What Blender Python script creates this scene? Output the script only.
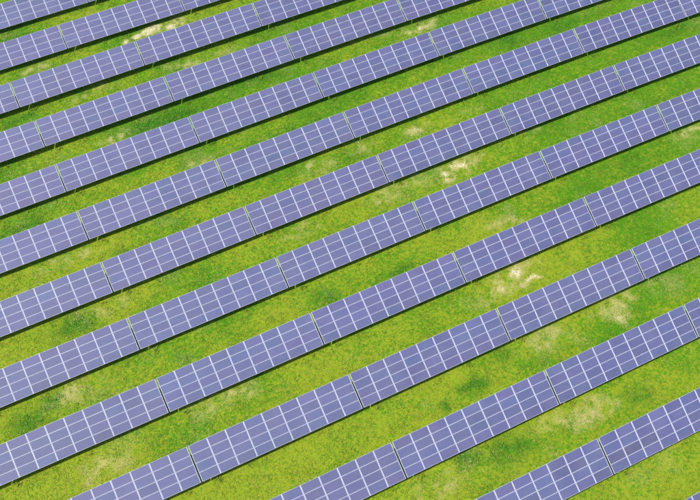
import bpy, math, random
import numpy as np
from mathutils import Vector, Euler, Matrix

for o in list(bpy.data.objects):
    bpy.data.objects.remove(o)
scene = bpy.context.scene
COL = scene.collection
rng = np.random.default_rng(7)
random.seed(7)

# ------------------------------------------------------------------ camera
CAM_ROT = (0.64098, 0.03593, -0.45335)
CAM_POS = (-28.30591, -10.35485, 70.91951)
FOCAL_PX = 889.8734                      # for a 700 px wide picture
cam_data = bpy.data.cameras.new('camera')
cam_data.sensor_width = 36.0
cam_data.sensor_fit = 'HORIZONTAL'
cam_data.lens = FOCAL_PX / 700.0 * 36.0
cam_data.clip_start = 0.5
cam_data.clip_end = 8000.0
cam = bpy.data.objects.new('camera', cam_data)
cam.location = CAM_POS
cam.rotation_euler = CAM_ROT
COL.objects.link(cam)
scene.camera = cam

# ------------------------------------------------------------------ sky, sun, exposure
SUN_EL = math.radians(46.5)
SUN_OFF = math.radians(81.0)             # sun stands this far west of south
sun_dir = Vector((-math.sin(SUN_OFF) * math.cos(SUN_EL), -math.cos(SUN_OFF) * math.cos(SUN_EL), math.sin(SUN_EL)))
world = bpy.data.worlds.new('World')
scene.world = world
world.use_nodes = True
wn = world.node_tree.nodes
wl = world.node_tree.links
wn.clear()
sky = wn.new('ShaderNodeTexSky')
sky.sky_type = 'NISHITA'
sky.sun_disc = False
sky.sun_elevation = SUN_EL
# rotation 0 puts the sun on +Y, positive turns towards +X
sky.sun_rotation = math.atan2(sun_dir.x, sun_dir.y)
sky.altitude = 200.0
sky.air_density = 1.0
sky.dust_density = 1.0
bg = wn.new('ShaderNodeBackground')
bg.inputs['Strength'].default_value = 0.15
wo = wn.new('ShaderNodeOutputWorld')
wl.new(sky.outputs[0], bg.inputs[0])
wl.new(bg.outputs[0], wo.inputs[0])

sd = bpy.data.lights.new('sun', 'SUN')
sd.energy = 4.8
sd.angle = math.radians(0.53)
sd.color = (1.0, 0.95, 0.87)
sun = bpy.data.objects.new('sun', sd)
sun.rotation_euler = sun_dir.to_track_quat('Z', 'Y').to_euler()
sun.location = (0, 0, 120)
COL.objects.link(sun)

vs = scene.view_settings
vs.view_transform = 'Standard'
vs.look = 'None'
vs.gamma = 1.0
vs.use_curve_mapping = False
vs.exposure = 0.85

# ------------------------------------------------------------------ layout of the field
TX = 15.1                                # table pitch along a row
PITCH = 7.41303                          # row pitch
SLOPE = 3.21268                          # length of a table up the slope
TILT = 0.50567
LOW = 0.80                               # low edge above the ground
GAP = 0.125                               # between two tables
Q = (-0.2808, 0.1145, 0.0449, -0.2017, -0.1462, -0.5886)
ROW_DX = [2.18, 1.8361, 1.4988, 1.1414, 0.8022, 0.4568, 0.1175, -0.236, -0.5573, -0.9342, -2.0157, -9.4597, -4.7137]
ROW_DZ = [0.0, 0.0433, -0.0246, 0.0004, 0.0122, -0.0434, -0.0345, -0.0092, -0.03, 0.0789, 0.0876, -0.0249, -0.0559]
NROW = 13


def swell(X, Y):
    """gentle swell of the field: height of the tables' low edge line"""
    u = np.clip((np.asarray(X, float) + 4) / 40, -1.35, 1.35)
    v = np.clip((np.asarray(Y, float) - 42) / 40, -1.35, 1.45)
    return Q[0]*u*u + Q[1]*u*v + Q[2]*v*v + Q[3]*u**3 + Q[4]*u*u*v + Q[5]*u*v*v


def ground_z(X, Y):
    return swell(X, Y) - LOW


R_CAM = np.array(Euler(CAM_ROT, 'XYZ').to_matrix())
C_CAM = np.array(CAM_POS)


def to_pixel(W):
    c = (np.asarray(W, float) - C_CAM) @ R_CAM
    return np.stack([350 + FOCAL_PX * c[..., 0] / -c[..., 2], 250 - FOCAL_PX * c[..., 1] / -c[..., 2]], -1)


def on_ground(px, py):
    """where the sight line of a photo pixel meets the ground"""
    d = R_CAM @ np.array([(px - 350) / FOCAL_PX, -(py - 250) / FOCAL_PX, -1.0])
    z = -LOW
    for _ in range(6):
        w = C_CAM + d * ((z - C_CAM[2]) / d[2])
        z = float(ground_z(w[0], w[1]))
    return w


# ------------------------------------------------------------------ noise for the turf masks
def lattice_noise(X, Y, scale, seed):
    n = 256
    g = np.random.default_rng(seed).random((n, n))
    x = X / scale + 1000.37
    y = Y / scale + 1000.71
    i = np.floor(x).astype(int)
    j = np.floor(y).astype(int)
    fx = x - i
    fy = y - j
    fx = fx*fx*fx*(fx*(fx*6-15)+10)
    fy = fy*fy*fy*(fy*(fy*6-15)+10)
    a = g[i % n, j % n]
    b = g[(i+1) % n, j % n]
    c = g[i % n, (j+1) % n]
    d = g[(i+1) % n, (j+1) % n]
    return (a*(1-fx)+b*fx)*(1-fy)+(c*(1-fx)+d*fx)*fy


def fbm(X, Y, scale, seed, octaves=4):
    s = 0.0
    a = 1.0
    t = 0.0
    for k in range(octaves):
        ang = 0.7 * k + seed
        xr = X*math.cos(ang) - Y*math.sin(ang)
        yr = X*math.sin(ang) + Y*math.cos(ang)
        s = s + a * lattice_noise(xr, yr, scale / 2**k, seed * 31 + k)
        t += a
        a *= 0.55
    return s / t


# worn, dry or bare spots in the turf: photo pixel, size along and across the rows in metres, strength
DRY = [
    (143, 35, 1.6, .6, 1.7), (152, 31, 1.8, .7, 1.8), (162, 28, 2.2, .7, 1.4), (176, 25, 1.8, .7, .7),
    (447, 175, 1.1, .8, 1.6), (455, 170, 1.2, .7, 1.2), (465, 165, 1.6, .6, .9), (440, 181, .8, .5, .8),
    (508, 278, 1.3, .6, 1.2), (502, 290, 1.5, .7, .8), (517, 270, 1.5, .9, .6), (520, 288, .9, .25, 1.0),
    (530, 283, .7, .12, 1.3), (538, 279, .7, .12, 1.3), (524, 286, .7, .13, 1.2),
    (615, 306, 1.0, 1.1, .7), (621, 316, .6, .5, .7), (627, 300, 1.2, .7, .6), (596, 312, 1.2, .8, .5), (545, 340, 2.0, .8, .5),
    (600, 405, 1.2, .6, .75), (568, 418, 2.2, .6, .6), (592, 415, 1.2, .6, .5),
    (384, 196, 1.3, .8, .75), (375, 200, 1.0, .6, .6), (420, 182, 1.6, .8, .5), (314, 169, 1.1, .8, .8), (312, 176, .8, .5, .5),
    (83, 254, 1.0, .45, 1.0), (60, 262, 1.6, .6, .4), (40, 67, 1.2, .6, .6), (95, 88, 1.8, .6, .45), (185, 65, 1.8, .6, .55), (232, 50, 1.8, .5, .4),
    (418, 27, 2.2, .7, .8), (395, 32, 1.6, .5, .5), (415, 133, 1.4, .7, .75), (421, 130, .9, .6, .5), (362, 147, 1.6, .6, .5),
    (103, 466, 1.8, .7, .6), (92, 473, 1.3, .5, .5), (70, 395, 1.8, 1.0, .6), (112, 138, 1.4, .6, .75), (205, 160, 2.0, .4, .5),
    (527, 130, 1.2, .9, .45), (690, 130, 1.6, .4, .8), (497, 224, 1.5, .7, .5), (512, 222, 1.0, .4, .5),
    (228, 398, 2.0, .8, .5), (243, 391, .5, .35, .9), (440, 487, 2.0, .8, .55), (660, 285, 1.2, .8, .25), (300, 233, 1.4, .5, .5), (110, 305, 1.8, .7, .4),
    (85, 97, 1.6, .5, .5), (20, 300, 1.6, .8, .35), (280, 268, 1.4, .5, .5), (470, 112, 1.4, .5, .4), (640, 70, 1.2, .5, .25),
]
# dark green clover-like clumps
LUSH = [
    (75, 77, 3.0, .9, 1.0), (300, 132, 3.2, .8, .9), (348, 158, 1.2, .7, 1.0), (75, 325, 1.8, .9, .9), (325, 298, .9, .8, 1.1), (471, 388, .8, .5, 1.2),
    (441, 406, .45, .4, 1.2), (469, 461, .8, .6, 1.2), (504, 450, 1.3, 1.1, .9), (52, 401, .9, .7, 1.1), (28, 422, 1.4, .9, 1.0), (637, 396, 1.0, .6, .8),
    (509, 39, 1.4, 1.0, .9), (148, 125, 2.6, .8, 1.0), (178, 117, 1.6, .9, .9), (20, 232, 1.6, .8, .8), (345, 236, 1.6, .6, .7), (260, 78, 2.0, .6, .8),
    (430, 62, 2.0, .6, .7), (590, 205, 3.0, 1.0, .6), (560, 165, 2.4, .8, .6), (640, 165, 3.0, 1.0, .6), (610, 95, 3.0, .9, .6), (670, 30, 3.2, .9, .7),
    (560, 25, 3.0, .9, .7), (530, 60, 3.0, .9, .5), (660, 100, 3.0, .9, .5), (230, 187, 1.6, .5, .6), (120, 255, 1.4, .5, .5), (660, 270, 2.0, .9, .6),
    (600, 275, 1.6, .7, .6), (525, 445, 1.2, .8, .6), (25, 180, 1.6, .5, .6), (570, 425, .8, .6, .5), (500, 355, 1.0, .6, .5), (400, 270, 1.2, .6, .6),
    (60, 40, 3.0, .5, .8), (20, 120, 1.6, .5, .7), (15, 40, 2.0, .5, .7),
]


def blobs(X, Y, table, wob, gain=1.0):
    wx = (fbm(X, Y, 1.6, 41, 3) - .5) * wob
    wy = (fbm(X, Y, 1.6, 57, 3) - .5) * wob
    out = np.zeros_like(X)
    for (px, py, a, b, s) in table:
        w = on_ground(px, py)
        near = (np.abs(X - w[0]) < 4*a + 3) & (np.abs(Y - w[1]) < 4*b + 3)
        if not near.any():
            continue
        dx = (X[near] + wx[near] * 1.2 - w[0]) / a
        dy = (Y[near] + wy[near] * .8 - w[1]) / b
        out[near] = np.maximum(out[near], gain * s * np.exp(-.5 * (dx*dx + dy*dy)))
    return out


def turf_masks(X, Y):
    """dry 0..1.5, lush 0..1, and a wide zone 0 (yellowish) .. 1 (deep green)"""
    n1 = fbm(X, Y, 3.2, 3, 5)
    n2 = fbm(X, Y, 7.0, 11, 4)
    dry = blobs(X, Y, DRY, 2.3, 1.1)
    dry = dry * (0.15 + 1.35 * np.clip((fbm(X, Y, .7, 23, 4) - .5) * 2.6 + .5, 0, 1)) + np.clip((n1 - .56) * 2.5, 0, .5) * .6
    lush = blobs(X, Y, LUSH, 1.5) * (0.4 + 1.2 * fbm(X, Y, 1.2, 29, 3)) + np.clip((n2 - .58) * 3, 0, .5) * .5
    # the lower left of the field is drier, the far right end is the greenest
    z = 0.62 + 0.010 * (X - 5) + 0.008 * (Y - 40) + (n2 - .5) * 1.5 + (n1 - .5) * 1.2
    return np.clip(dry, 0, 1.8), np.clip(lush, 0, 1), np.clip(z, 0, 1)


# ------------------------------------------------------------------ material helpers
def new_mat(name):
    m = bpy.data.materials.new(name)
    m.use_nodes = True
    m.node_tree.nodes.clear()
    return m, m.node_tree.nodes, m.node_tree.links


def mixc(nt, fac, a, b, mode='MIX'):
    n = nt.nodes.new('ShaderNodeMix')
    n.data_type = 'RGBA'
    n.blend_type = mode
    for sock, v in ((n.inputs[0], fac), (n.inputs[6], a), (n.inputs[7], b)):
        if isinstance(v, (int, float)):
            sock.default_value = v
        elif isinstance(v, tuple):
            sock.default_value = (*v[:3], 1)
        else:
            nt.links.new(v, sock)
    return n.outputs[2]


def mathn(nt, op, a, b=None, c=None, clamp=False):
    n = nt.nodes.new('ShaderNodeMath')
    n.operation = op
    n.use_clamp = clamp
    for s, v in zip(n.inputs, (a, b, c)):
        if v is None:
            continue
        if isinstance(v, (int, float)):
            s.default_value = v
        else:
            nt.links.new(v, s)
    return n.outputs[0]


def noise(nt, vec, scale, detail=4, rough=.55):
    n = nt.nodes.new('ShaderNodeTexNoise')
    n.inputs['Scale'].default_value = scale
    n.inputs['Detail'].default_value = detail
    n.inputs['Roughness'].default_value = rough
    nt.links.new(vec, n.inputs['Vector'])
    return n.outputs['Fac']


def remap(nt, v, a, b, c=0.0, d=1.0):
    n = nt.nodes.new('ShaderNodeMapRange')
    nt.links.new(v, n.inputs[0])
    for k, x in enumerate((a, b, c, d)):
        n.inputs[k + 1].default_value = x
    return n.outputs[0]


def attr(nt, name):
    n = nt.nodes.new('ShaderNodeAttribute')
    n.attribute_name = name
    return n


YELLOW = (0.176, 0.214, 0.010)
GREEN = (0.040, 0.146, 0.001)
LUSHC = (0.009, 0.112, 0.003)
STRAW = (0.31, 0.255, 0.10)
SOIL = (0.52, 0.47, 0.36)


def turf_colour(nt, pos):
    a = attr(nt, 'turf')
    sep = nt.nodes.new('ShaderNodeSeparateColor')
    nt.links.new(a.outputs['Color'], sep.inputs[0])
    dry, lush, zone = sep.outputs[0], sep.outputs[1], sep.outputs[2]
    fine = noise(nt, pos, 2.6, 6, .65)
    speck = noise(nt, pos, 9.0, 3, .6)
    grain = noise(nt, pos, 4.2, 4, .75)
    z2 = mathn(nt, 'ADD', zone, remap(nt, fine, .3, .7, -.7, .7))
    z2 = mathn(nt, 'ADD', z2, remap(nt, grain, .30, .70, .85, -.85), clamp=True)
    c = mixc(nt, z2, YELLOW, GREEN)
    c = mixc(nt, remap(nt, speck, .55, .70, 0, .5), c, (0.27, 0.285, 0.05))
    c = mixc(nt, mathn(nt, 'MULTIPLY', lush, remap(nt, fine, .3, .7, .6, 1.1), clamp=True), c, LUSHC)
    d2 = mathn(nt, 'MULTIPLY', dry, remap(nt, speck, .38, .62, .35, 1.5))
    c = mixc(nt, remap(nt, d2, .15, 1.0, 0, .9), c, STRAW)
    c = mixc(nt, remap(nt, d2, 1.15, 2.0, 0, 1), c, SOIL)
    return c, speck, d2


def mat_ground():
    m, n, l = new_mat('turf_ground')
    nt = m.node_tree
    g = n.new('ShaderNodeNewGeometry')
    c, speck, d2 = turf_colour(nt, g.outputs['Position'])
    c = mixc(nt, remap(nt, speck, .3, .7, .0, .25), c, (0.04, 0.12, 0.004))
    b = n.new('ShaderNodeBsdfPrincipled')
    b.inputs['Roughness'].default_value = .95
    b.inputs['Specular IOR Level'].default_value = .1
    l.new(c, b.inputs['Base Color'])
    bump = n.new('ShaderNodeBump')
    bump.inputs['Strength'].default_value = .5
    bump.inputs['Distance'].default_value = .025
    l.new(noise(nt, g.outputs['Position'], 5.5, 5, .7), bump.inputs['Height'])
    l.new(bump.outputs[0], b.inputs['Normal'])
    o = n.new('ShaderNodeOutputMaterial')
    l.new(b.outputs[0], o.inputs[0])
    return m


def mat_grass():
    m, n, l = new_mat('grass_blades')
    nt = m.node_tree
    g = n.new('ShaderNodeNewGeometry')
    c, speck, d2 = turf_colour(nt, g.outputs['Position'])
    t = attr(nt, 'tone')
    c = mixc(nt, mathn(nt, 'MULTIPLY', t.outputs['Fac'], .5), c, (0.22, 0.25, 0.03))
    b = n.new('ShaderNodeBsdfPrincipled')
    b.inputs['Roughness'].default_value = .7
    b.inputs['Specular IOR Level'].default_value = .2
    l.new(c, b.inputs['Base Color'])
    # a blade of turf shades like the sward around it
    va = n.new('ShaderNodeVectorMath')
    va.operation = 'MULTIPLY_ADD'
    l.new(g.outputs['Normal'], va.inputs[0])
    va.inputs[1].default_value = (.45, .45, .45)
    va.inputs[2].default_value = (0, 0, .9)
    vn = n.new('ShaderNodeVectorMath')
    vn.operation = 'NORMALIZE'
    l.new(va.outputs[0], vn.inputs[0])
    l.new(vn.outputs[0], b.inputs['Normal'])
    tr = n.new('ShaderNodeBsdfTranslucent')
    l.new(c, tr.inputs[0])
    mx = n.new('ShaderNodeMixShader')
    mx.inputs[0].default_value = .26
    l.new(b.outputs[0], mx.inputs[1])
    l.new(tr.outputs[0], mx.inputs[2])
    o = n.new('ShaderNodeOutputMaterial')
    l.new(mx.outputs[0], o.inputs[0])
    return m


def mat_cells():
    m, n, l = new_mat('solar_cells')
    nt = m.node_tree
    tc = n.new('ShaderNodeTexCoord')
    oi = n.new('ShaderNodeObjectInfo')
    g = n.new('ShaderNodeNewGeometry')
    sx = n.new('ShaderNodeSeparateXYZ')
    l.new(tc.outputs['Object'], sx.inputs[0])

    def lines(v, pitch, w):
        f = mathn(nt, 'FRACT', mathn(nt, 'MULTIPLY', v, 1.0 / pitch))
        d = mathn(nt, 'ABSOLUTE', mathn(nt, 'SUBTRACT', f, .5))
        return mathn(nt, 'GREATER_THAN', d, .5 - w / pitch)
    gx = lines(sx.outputs[0], 0.1267, .0035)
    gy = lines(sx.outputs[1], 0.1185, .0035)
    grid = mathn(nt, 'MAXIMUM', gx, gy)
    base = mixc(nt, 1.0, oi.outputs['Color'], (0.042, 0.046, 0.121), 'MULTIPLY')
    # crystal mottling and a film of dust
    mot = noise(nt, g.outputs['Position'], 4.0, 4, .7)
    base = mixc(nt, remap(nt, mot, .3, .7, 0, .22), base, (0.066, 0.060, 0.13))
    dust = noise(nt, g.outputs['Position'], .55, 5, .6)
    base = mixc(nt, remap(nt, dust, .3, .75, .02, .10), base, (0.26, 0.25, 0.30))
    # rain leaves a faint rim of dirt along the low edge of each panel
    rim = mathn(nt, 'MULTIPLY', remap(nt, sx.outputs[1], -.38, -.30, .30, 0), remap(nt, mot, .35, .65, .2, 1.0))
    base = mixc(nt, rim, base, (0.20, 0.18, 0.19))
    base = mixc(nt, mathn(nt, 'MULTIPLY', grid, .25), base, (0.30, 0.30, 0.40))
    b = n.new('ShaderNodeBsdfPrincipled')
    l.new(base, b.inputs['Base Color'])
    l.new(remap(nt, dust, .3, .7, .58, .72), b.inputs['Roughness'])
    b.inputs['Specular IOR Level'].default_value = .6
    b.inputs['Coat Weight'].default_value = .5
    b.inputs['Coat Roughness'].default_value = .12
    o = n.new('ShaderNodeOutputMaterial')
    l.new(b.outputs[0], o.inputs[0])
    return m


def mat_simple(name, col, rough, metal=0.0, var=.12, scale=3.0):
    m, n, l = new_mat(name)
    nt = m.node_tree
    g = n.new('ShaderNodeNewGeometry')
    f = noise(nt, g.outputs['Position'], scale, 4, .6)
    c = mixc(nt, remap(nt, f, .3, .7, 0, 1), tuple(x * (1 - var) for x in col), tuple(min(1, x * (1 + var)) for x in col))
    b = n.new('ShaderNodeBsdfPrincipled')
    l.new(c, b.inputs['Base Color'])
    b.inputs['Roughness'].default_value = rough
    b.inputs['Metallic'].default_value = metal
    o = n.new('ShaderNodeOutputMaterial')
    l.new(b.outputs[0], o.inputs[0])
    return m


M_GROUND = mat_ground()
M_GRASS = mat_grass()
M_CELLS = mat_cells()
M_FRAME = mat_simple('anodised_frame', (0.40, 0.40, 0.47), .45, .2)
M_BACK = mat_simple('white_backsheet', (0.42, 0.42, 0.51), .3, 0, .06)
M_STEEL = mat_simple('galvanised_steel', (0.42, 0.43, 0.44), .5, .6, .25, 8.0)


def link_mesh(name, verts, faces, mats, mat_idx=None, parent=None):
    me = bpy.data.meshes.new(name)
    me.from_pydata([tuple(v) for v in verts], [], faces)
    for m in mats:
        me.materials.append(m)
    if mat_idx is not None:
        me.polygons.foreach_set('material_index', mat_idx)
    me.update()
    o = bpy.data.objects.new(name, me)
    COL.objects.link(o)
    o.parent = parent
    return o


# ------------------------------------------------------------------ ground: one sheet, fine in the field, wide to the horizon
def axis(a, b, step, far):
    inner = list(np.arange(a, b + step / 2, step))
    out = []
    d = step
    v = b
    while v < far:
        d *= 1.5
        v = v + d
        out.append(v)
    lo = []
    d = step
    v = a
    while v > -far:
        d *= 1.5
        v = v - d
        lo.append(v)
    return np.array(lo[::-1] + inner + out)


def make_ground():
    xs = axis(-50, 60, .28, 4000)
    ys = axis(-14, 104, .28, 4000)
    X, Y = np.meshgrid(xs, ys)
    Z = ground_z(X, Y) + (fbm(X, Y, 2.4, 5, 2) - .5) * .10
    nx, ny = len(xs), len(ys)
    co = np.stack([X, Y, Z], -1).reshape(-1, 3).astype(np.float32)
    i = np.arange(nx * ny).reshape(ny, nx)
    quads = np.stack([i[:-1, :-1], i[:-1, 1:], i[1:, 1:], i[1:, :-1]], -1).reshape(-1, 4)
    me = bpy.data.meshes.new('ground')
    me.vertices.add(len(co))
    me.vertices.foreach_set('co', co.ravel())
    me.loops.add(quads.size)
    me.loops.foreach_set('vertex_index', quads.ravel().astype(np.int32))
    me.polygons.add(len(quads))
    me.polygons.foreach_set('loop_start', np.arange(0, quads.size, 4, dtype=np.int32))
    me.update(calc_edges=True)
    me.shade_smooth()
    d, lu, zo = turf_masks(co[:, 0].astype(float), co[:, 1].astype(float))
    a = me.attributes.new('turf', 'FLOAT_COLOR', 'POINT')
    a.data.foreach_set('color', np.stack([d, lu, zo, np.ones_like(d)], -1).astype(np.float32).ravel())
    me.materials.append(M_GROUND)
    o = bpy.data.objects.new('ground', me)
    o['kind'] = 'structure'
    COL.objects.link(o)
    return o


make_ground()


# ------------------------------------------------------------------ the tables of solar panels
NC, NR = 9, 4
MW = (TX - GAP) / NC                     # module pitch along the row
MH = SLOPE / NR                          # module pitch up the slope


def panel_mesh():
    w, h, t = MW - .016, MH - .012, .040
    fx, fy = .025, .015                  # aluminium frame
    bx, by = .016, .004                  # white border round the cells
    verts = []

    def ring(ix, iy, z):
        k = len(verts)
        verts.extend([(-w/2+ix, -h/2+iy, z), (w/2-ix, -h/2+iy, z), (w/2-ix, h/2-iy, z), (-w/2+ix, h/2-iy, z)])
        return [k, k+1, k+2, k+3]
    a = ring(0, 0, -t)
    b0 = ring(0, 0, -.003)
    b = ring(.003, .003, 0)
    c = ring(fx, fy, 0)
    d = ring(fx, fy, -.005)
    e = ring(fx+bx, fy+by, -.005)
    faces = [a[::-1]]
    idx = [1]

    def strip(p, q, m):
        for k in range(4):
            faces.append([p[k], p[(k+1) % 4], q[(k+1) % 4], q[k]])
            idx.append(m)
    strip(a, b0, 0)
    strip(b0, b, 0)
    strip(b, c, 0)
    strip(c, d, 0)
    strip(d, e, 1)
    faces.append(e)
    idx.append(2)
    me = bpy.data.meshes.new('solar_panel')
    me.from_pydata(verts, [], faces)
    for m in (M_FRAME, M_BACK, M_CELLS):
        me.materials.append(m)
    me.polygons.foreach_set('material_index', idx)
    me.update()
    return me


def bar_mesh(name, p0, p1, sx, sy, up=(0, 0, 1)):
    """open C-profile bar of steel from p0 to p1"""
    p0, p1 = Vector(p0), Vector(p1)
    d = (p1 - p0).normalized()
    u = Vector(up)
    if abs(d.dot(u)) > .95:
        u = Vector((0, 1, 0))
    s = d.cross(u).normalized()
    u = s.cross(d).normalized()
    t = .008
    prof = [(-sx/2, -sy/2), (sx/2, -sy/2), (sx/2, -sy/2+t), (-sx/2+t, -sy/2+t), (-sx/2+t, sy/2-t), (sx/2, sy/2-t), (sx/2, sy/2), (-sx/2, sy/2)]
    verts = []
    for p in (p0, p1):
        for (x, y) in prof:
            verts.append(tuple(p + s * x + u * y))
    n = len(prof)
    faces = [[k, (k+1) % n, n + (k+1) % n, n + k] for k in range(n)]
    faces += [[7, 0, 3, 4], [0, 1, 2, 3], [4, 5, 6, 7]]
    faces += [[n+4, n+3, n+0, n+7], [n+3, n+2, n+1, n+0], [n+7, n+6, n+5, n+4]]
    me = bpy.data.meshes.new(name)
    me.from_pydata(verts, [], faces)
    me.materials.append(M_STEEL)
    me.update()
    return me


PANEL = panel_mesh()
ct, st = math.cos(TILT), math.sin(TILT)
TL = TX - GAP


def slope_pt(x, s, off=0.0):
    """point on the table plane: x along, s up the slope, off metres below the plane; table origin on the ground under its low edge"""
    return (x, s*ct + off*st, LOW + s*st - off*ct)


POST_X = [-TL/2 + 1.25 + k * (TL - 2.5) / 4 for k in range(5)]
PARTS = []
for s in (.42, 1.20, 2.02, 2.80):
    PARTS.append(('purlin', bar_mesh('purlin', slope_pt(-TL/2+.03, s, .0425+.035), slope_pt(TL/2-.03, s, .0425+.035), .045, .07, (0, -st, ct))))
for x in POST_X:
    PARTS.append(('rafter', bar_mesh('rafter', slope_pt(x, .30, .1135+.04), slope_pt(x, 2.95, .1135+.04), .05, .08, (0, -st, ct))))
    for s in (.62, 2.45):
        q = slope_pt(x, s, .19)
        PARTS.append(('post', bar_mesh('post', (q[0], q[1], -.35), q, .09, .07)))

# panels that stand out in colour: photo pixel -> tint (multiplies the cell colour)
ODD = [
    (615, 456, (.72, .66, .62)), (631, 447, (.60, .56, .52)), (650, 439, (.66, .62, .60)), (603, 474, (.72, .70, .70)), (586, 462, (.78, .74, .74)), (570, 474, (.80, .76, .78)),
    (353, 77, (.78, .74, .86)), (496, 118, (.85, .76, .82)), (524, 309, (.82, .72, .78)), (409, 301, (.98, .78, .86)), (406, 291, (.98, .82, .9)),
    (460, 329, (.92, 1.08, 1.12)), (424, 344, (.92, 1.10, 1.15)), (473, 323, (.94, 1.06, 1.1)), (439, 337, (.82, .78, .86)), (465, 400, (.9, 1.1, 1.12)),
    (608, 445, (.86, .98, 1.1)), (625, 437, (.88, .98, 1.1)), (484, 392, (.92, 1.08, 1.12)), (450, 406, (.92, 1.08, 1.12)), (585, 438, (.92, 1.02, 1.1)),
]

tables = []                              # (row, column, object, list of (panel, world position))


def make_table(row, col):
    y0 = row * PITCH
    xa = col * TX + ROW_DX[row] + GAP/2
    xb = xa + TL
    za = float(swell(xa, y0)) + ROW_DZ[row]
    zb = float(swell(xb, y0)) + ROW_DZ[row]
    root = bpy.data.objects.new('solar_table', None)
    root.empty_display_size = .5
    root.location = ((xa+xb)/2, y0, (za+zb)/2 - LOW)
    roll = math.atan2(zb - za, xb - xa)
    root.rotation_euler = (0, -roll, 0)
    COL.objects.link(root)
    M = Matrix.Translation(root.location) @ Euler((0, -roll, 0)).to_matrix().to_4x4()
    tint_t = Vector((1 + random.gauss(0, .03), 1 + random.gauss(0, .02), 1 + random.gauss(0, .025)))
    lst = []
    for j in range(NR):
        purple = random.gauss(0, .03)
        for i in range(NC):
            o = bpy.data.objects.new('solar_panel', PANEL)
            x = -TL/2 + (i + .5) * MW
            o.location = slope_pt(x, (j + .5) * MH)
            o.rotation_euler = (TILT + random.gauss(0, .0035), random.gauss(0, .003), random.gauss(0, .0008))
            v = 1 + random.gauss(0, .06) - (.10 if random.random() < .05 else 0)
            h = random.gauss(0, .042)
            o.color = (tint_t.x * v * (1 + h + purple), tint_t.y * v * (1 - .4*h - purple), tint_t.z * v * (1 - .3*h), 1)
            o.parent = root
            COL.objects.link(o)
            lst.append((o, M @ Vector(o.location)))
    for name, me in PARTS:
        o = bpy.data.objects.new(name, me)
        o.parent = root
        COL.objects.link(o)
    tables.append((row, col, root, lst))


def seen(row, col):
    y0 = row * PITCH
    xa = col * TX + ROW_DX[row] + GAP/2
    u = np.linspace(0, 1, 61)
    s = np.linspace(0, 1, 13)
    U, S = np.meshgrid(u, s)
    X = xa + U * TL
    z = swell(xa, y0) * (1-U) + swell(xa + TL, y0) * U + ROW_DZ[row]
    P = to_pixel(np.stack([X, y0 + S * SLOPE * ct, z + S * SLOPE * st], -1))
    return bool(((P[..., 0] > 1) & (P[..., 0] < 699) & (P[..., 1] > 1) & (P[..., 1] < 499)).any())


EDGE = (4, -4)                          # ends right at the picture's left edge; its shade falls into the picture
for r in range(NROW):
    for c in range(-6, 7):
        if seen(r, c) or (r, c) == EDGE:
            make_table(r, c)

allp = [(o, to_pixel(np.array(w))) for t in tables for (o, w) in t[3]]
pix = np.array([p for _, p in allp])
for (px, py, tint) in ODD:
    k = int(np.argmin(((pix - (px, py))**2).sum(1)))
    allp[k][0].color = (*[1 + (v - 1) * .75 for v in tint], 1)

for t in tables:
    if (t[0], t[1]) == EDGE:
        t[2]['label'] = 'blue solar table ending at the left picture edge in ninth row from upper left'
        t[2]['category'] = 'solar table'
        t[2]['group'] = 'solar tables standing in diagonal rows on grass'
ORD = ['first', 'second', 'third', 'fourth', 'fifth', 'sixth', 'seventh', 'eighth', 'ninth', 'tenth', 'eleventh', 'twelfth', 'thirteenth']
for r in range(NROW):
    inrow = sorted([t for t in tables if t[0] == r and (t[0], t[1]) != EDGE], key=lambda t: t[1])
    rank = ORD[NROW - 1 - r]
    for k, t in enumerate(inrow):
        n = len(inrow)
        rowname = {'first': 'the topmost row at the upper left corner', 'thirteenth': 'the last row at the lower right corner'}.get(rank, '%s row from the upper left' % rank)
        if n == 1:
            lab = 'the only blue solar table showing in %s' % rowname
        elif k == 0:
            lab = 'leftmost blue solar table in %s' % rowname
        elif k == n - 1:
            lab = 'rightmost blue solar table in %s' % rowname
        else:
            lab = '%s blue solar table from the left in %s' % (ORD[k], rowname)
        t[2]['label'] = lab
        t[2]['category'] = 'solar table'
        t[2]['group'] = 'solar tables standing in diagonal rows on grass'


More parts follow.
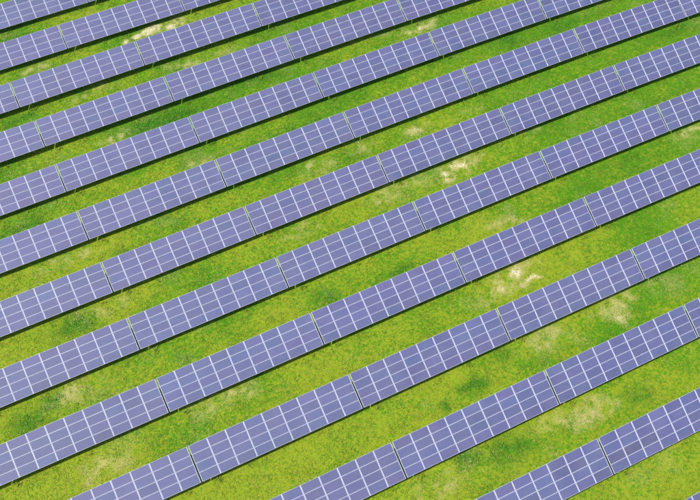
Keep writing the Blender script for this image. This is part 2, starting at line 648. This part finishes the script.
# ------------------------------------------------------------------ grass: blades over everything the picture can see
def make_grass():
    per_m2 = 112
    x0, x1, y0, y1 = -48, 56, -12, 102
    n = int((x1-x0)*(y1-y0)*per_m2)
    X = rng.uniform(x0, x1, n)
    Y = rng.uniform(y0, y1, n)
    Z = ground_z(X, Y)
    P = to_pixel(np.stack([X, Y, Z], -1))
    keep = (P[:, 0] > -60) & (P[:, 0] < 760) & (P[:, 1] > -50) & (P[:, 1] < 550)
    # what the tables hide from every side is kept thin
    ph = (Y / PITCH) % 1.0 * PITCH
    under = (ph > 1.3) & (ph < 3.2)
    keep &= ~(under & (rng.random(n) < .85))
    X, Y = X[keep], Y[keep]
    # taller tufts left by the mower round the front posts next to each table end
    ex, ey = [], []
    for (r, c, root, _) in tables:
        for k, px in enumerate(POST_X):
            m = 26 if k == 0 else (14 if random.random() < .4 else 0)
            ex.append(root.location.x + px + rng.normal(0, .16, m))
            ey.append(root.location.y - .18 + rng.normal(0, .14, m))
    nb = len(X)
    X = np.concatenate([X] + ex)
    Y = np.concatenate([Y] + ey)
    n = len(X)
    tall = np.zeros(n)
    tall[nb:] = 1
    Z = ground_z(X, Y) + (fbm(X, Y, 2.4, 5, 2) - .5) * .10 + .004
    dry, lush, zone = turf_masks(X, Y)
    keep = rng.random(n) > np.clip((dry - .35) * 1.3, 0, .93) * (1 - tall)
    X, Y, Z, dry, lush, zone, tall = [v[keep] for v in (X, Y, Z, dry, lush, zone, tall)]
    n = len(X)
    clump = fbm(X, Y, .55, 71, 2)
    hgt = (.02 + .034 * np.clip((clump - .3) * 2.2, 0, 1)) * rng.uniform(.6, 1.4, n) * (1 + .6 * lush) * (1 - .35 * np.clip(dry, 0, 1))
    hgt = np.where(tall > 0, rng.uniform(.10, .22, n), hgt)
    wid = rng.uniform(.018, .042, n) * (1 + .5 * lush)
    ang = rng.uniform(0, 2*np.pi, n)
    lean = np.where(tall > 0, rng.uniform(.3, 1.2, n), rng.uniform(1.0, 3.6, n))
    ax, ay = np.cos(ang), np.sin(ang)
    lx, ly = -ay, ax
    B = np.stack([X, Y, Z], -1)
    side = np.stack([ax, ay, np.zeros(n)], -1) * wid[:, None]
    mid = B + np.stack([lx*lean*hgt*.35, ly*lean*hgt*.35, hgt*.62], -1)
    tip = B + np.stack([lx*lean*hgt, ly*lean*hgt, hgt], -1)
    V = np.stack([B - side*.6, B + side*.6, mid + side, mid - side, tip], 1).reshape(-1, 3).astype(np.float32)
    base = np.arange(n) * 5
    quad = np.stack([base, base+1, base+2, base+3], -1)
    tri = np.stack([base+3, base+2, base+4], -1)
    loops = np.concatenate([quad, tri], 1).ravel().astype(np.int32)
    starts = np.stack([np.arange(n)*7, np.arange(n)*7+4], -1).ravel().astype(np.int32)
    me = bpy.data.meshes.new('grass')
    me.vertices.add(len(V))
    me.vertices.foreach_set('co', V.ravel())
    me.loops.add(len(loops))
    me.loops.foreach_set('vertex_index', loops)
    me.polygons.add(2*n)
    me.polygons.foreach_set('loop_start', starts)
    me.update(calc_edges=True)
    # every blade is either green or dead, the share of dead ones follows the dry spots
    dead = rng.random(n) < np.clip(dry * .85, 0, .9) + .02
    dry = np.where(dead, rng.uniform(.55, 1.15, n) + .25 * np.clip(dry - .6, 0, 1), dry * .25)
    lush = np.clip(lush * rng.uniform(.5, 1.5, n), 0, 1)
    zone = np.clip(zone + rng.normal(0, .3, n) + (fbm(X, Y, .7, 83, 3) - .5) * 1.6, 0, 1)
    col = np.stack([dry, lush, zone, np.ones(n)], -1).astype(np.float32)
    a = me.attributes.new('turf', 'FLOAT_COLOR', 'POINT')
    a.data.foreach_set('color', np.repeat(col, 5, 0).ravel())
    tone = np.clip(rng.normal(.25, .3, n) + tall * .35, 0, 1).astype(np.float32)
    t = me.attributes.new('tone', 'FLOAT', 'POINT')
    t.data.foreach_set('value', np.repeat(tone, 5))
    me.materials.append(M_GRASS)
    o = bpy.data.objects.new('grass', me)
    o['label'] = 'short yellow green grass covering the ground between the solar tables'
    o['category'] = 'grass'
    o['kind'] = 'stuff'
    COL.objects.link(o)
    print('grass blades', n, 'tables', len(tables))


make_grass()
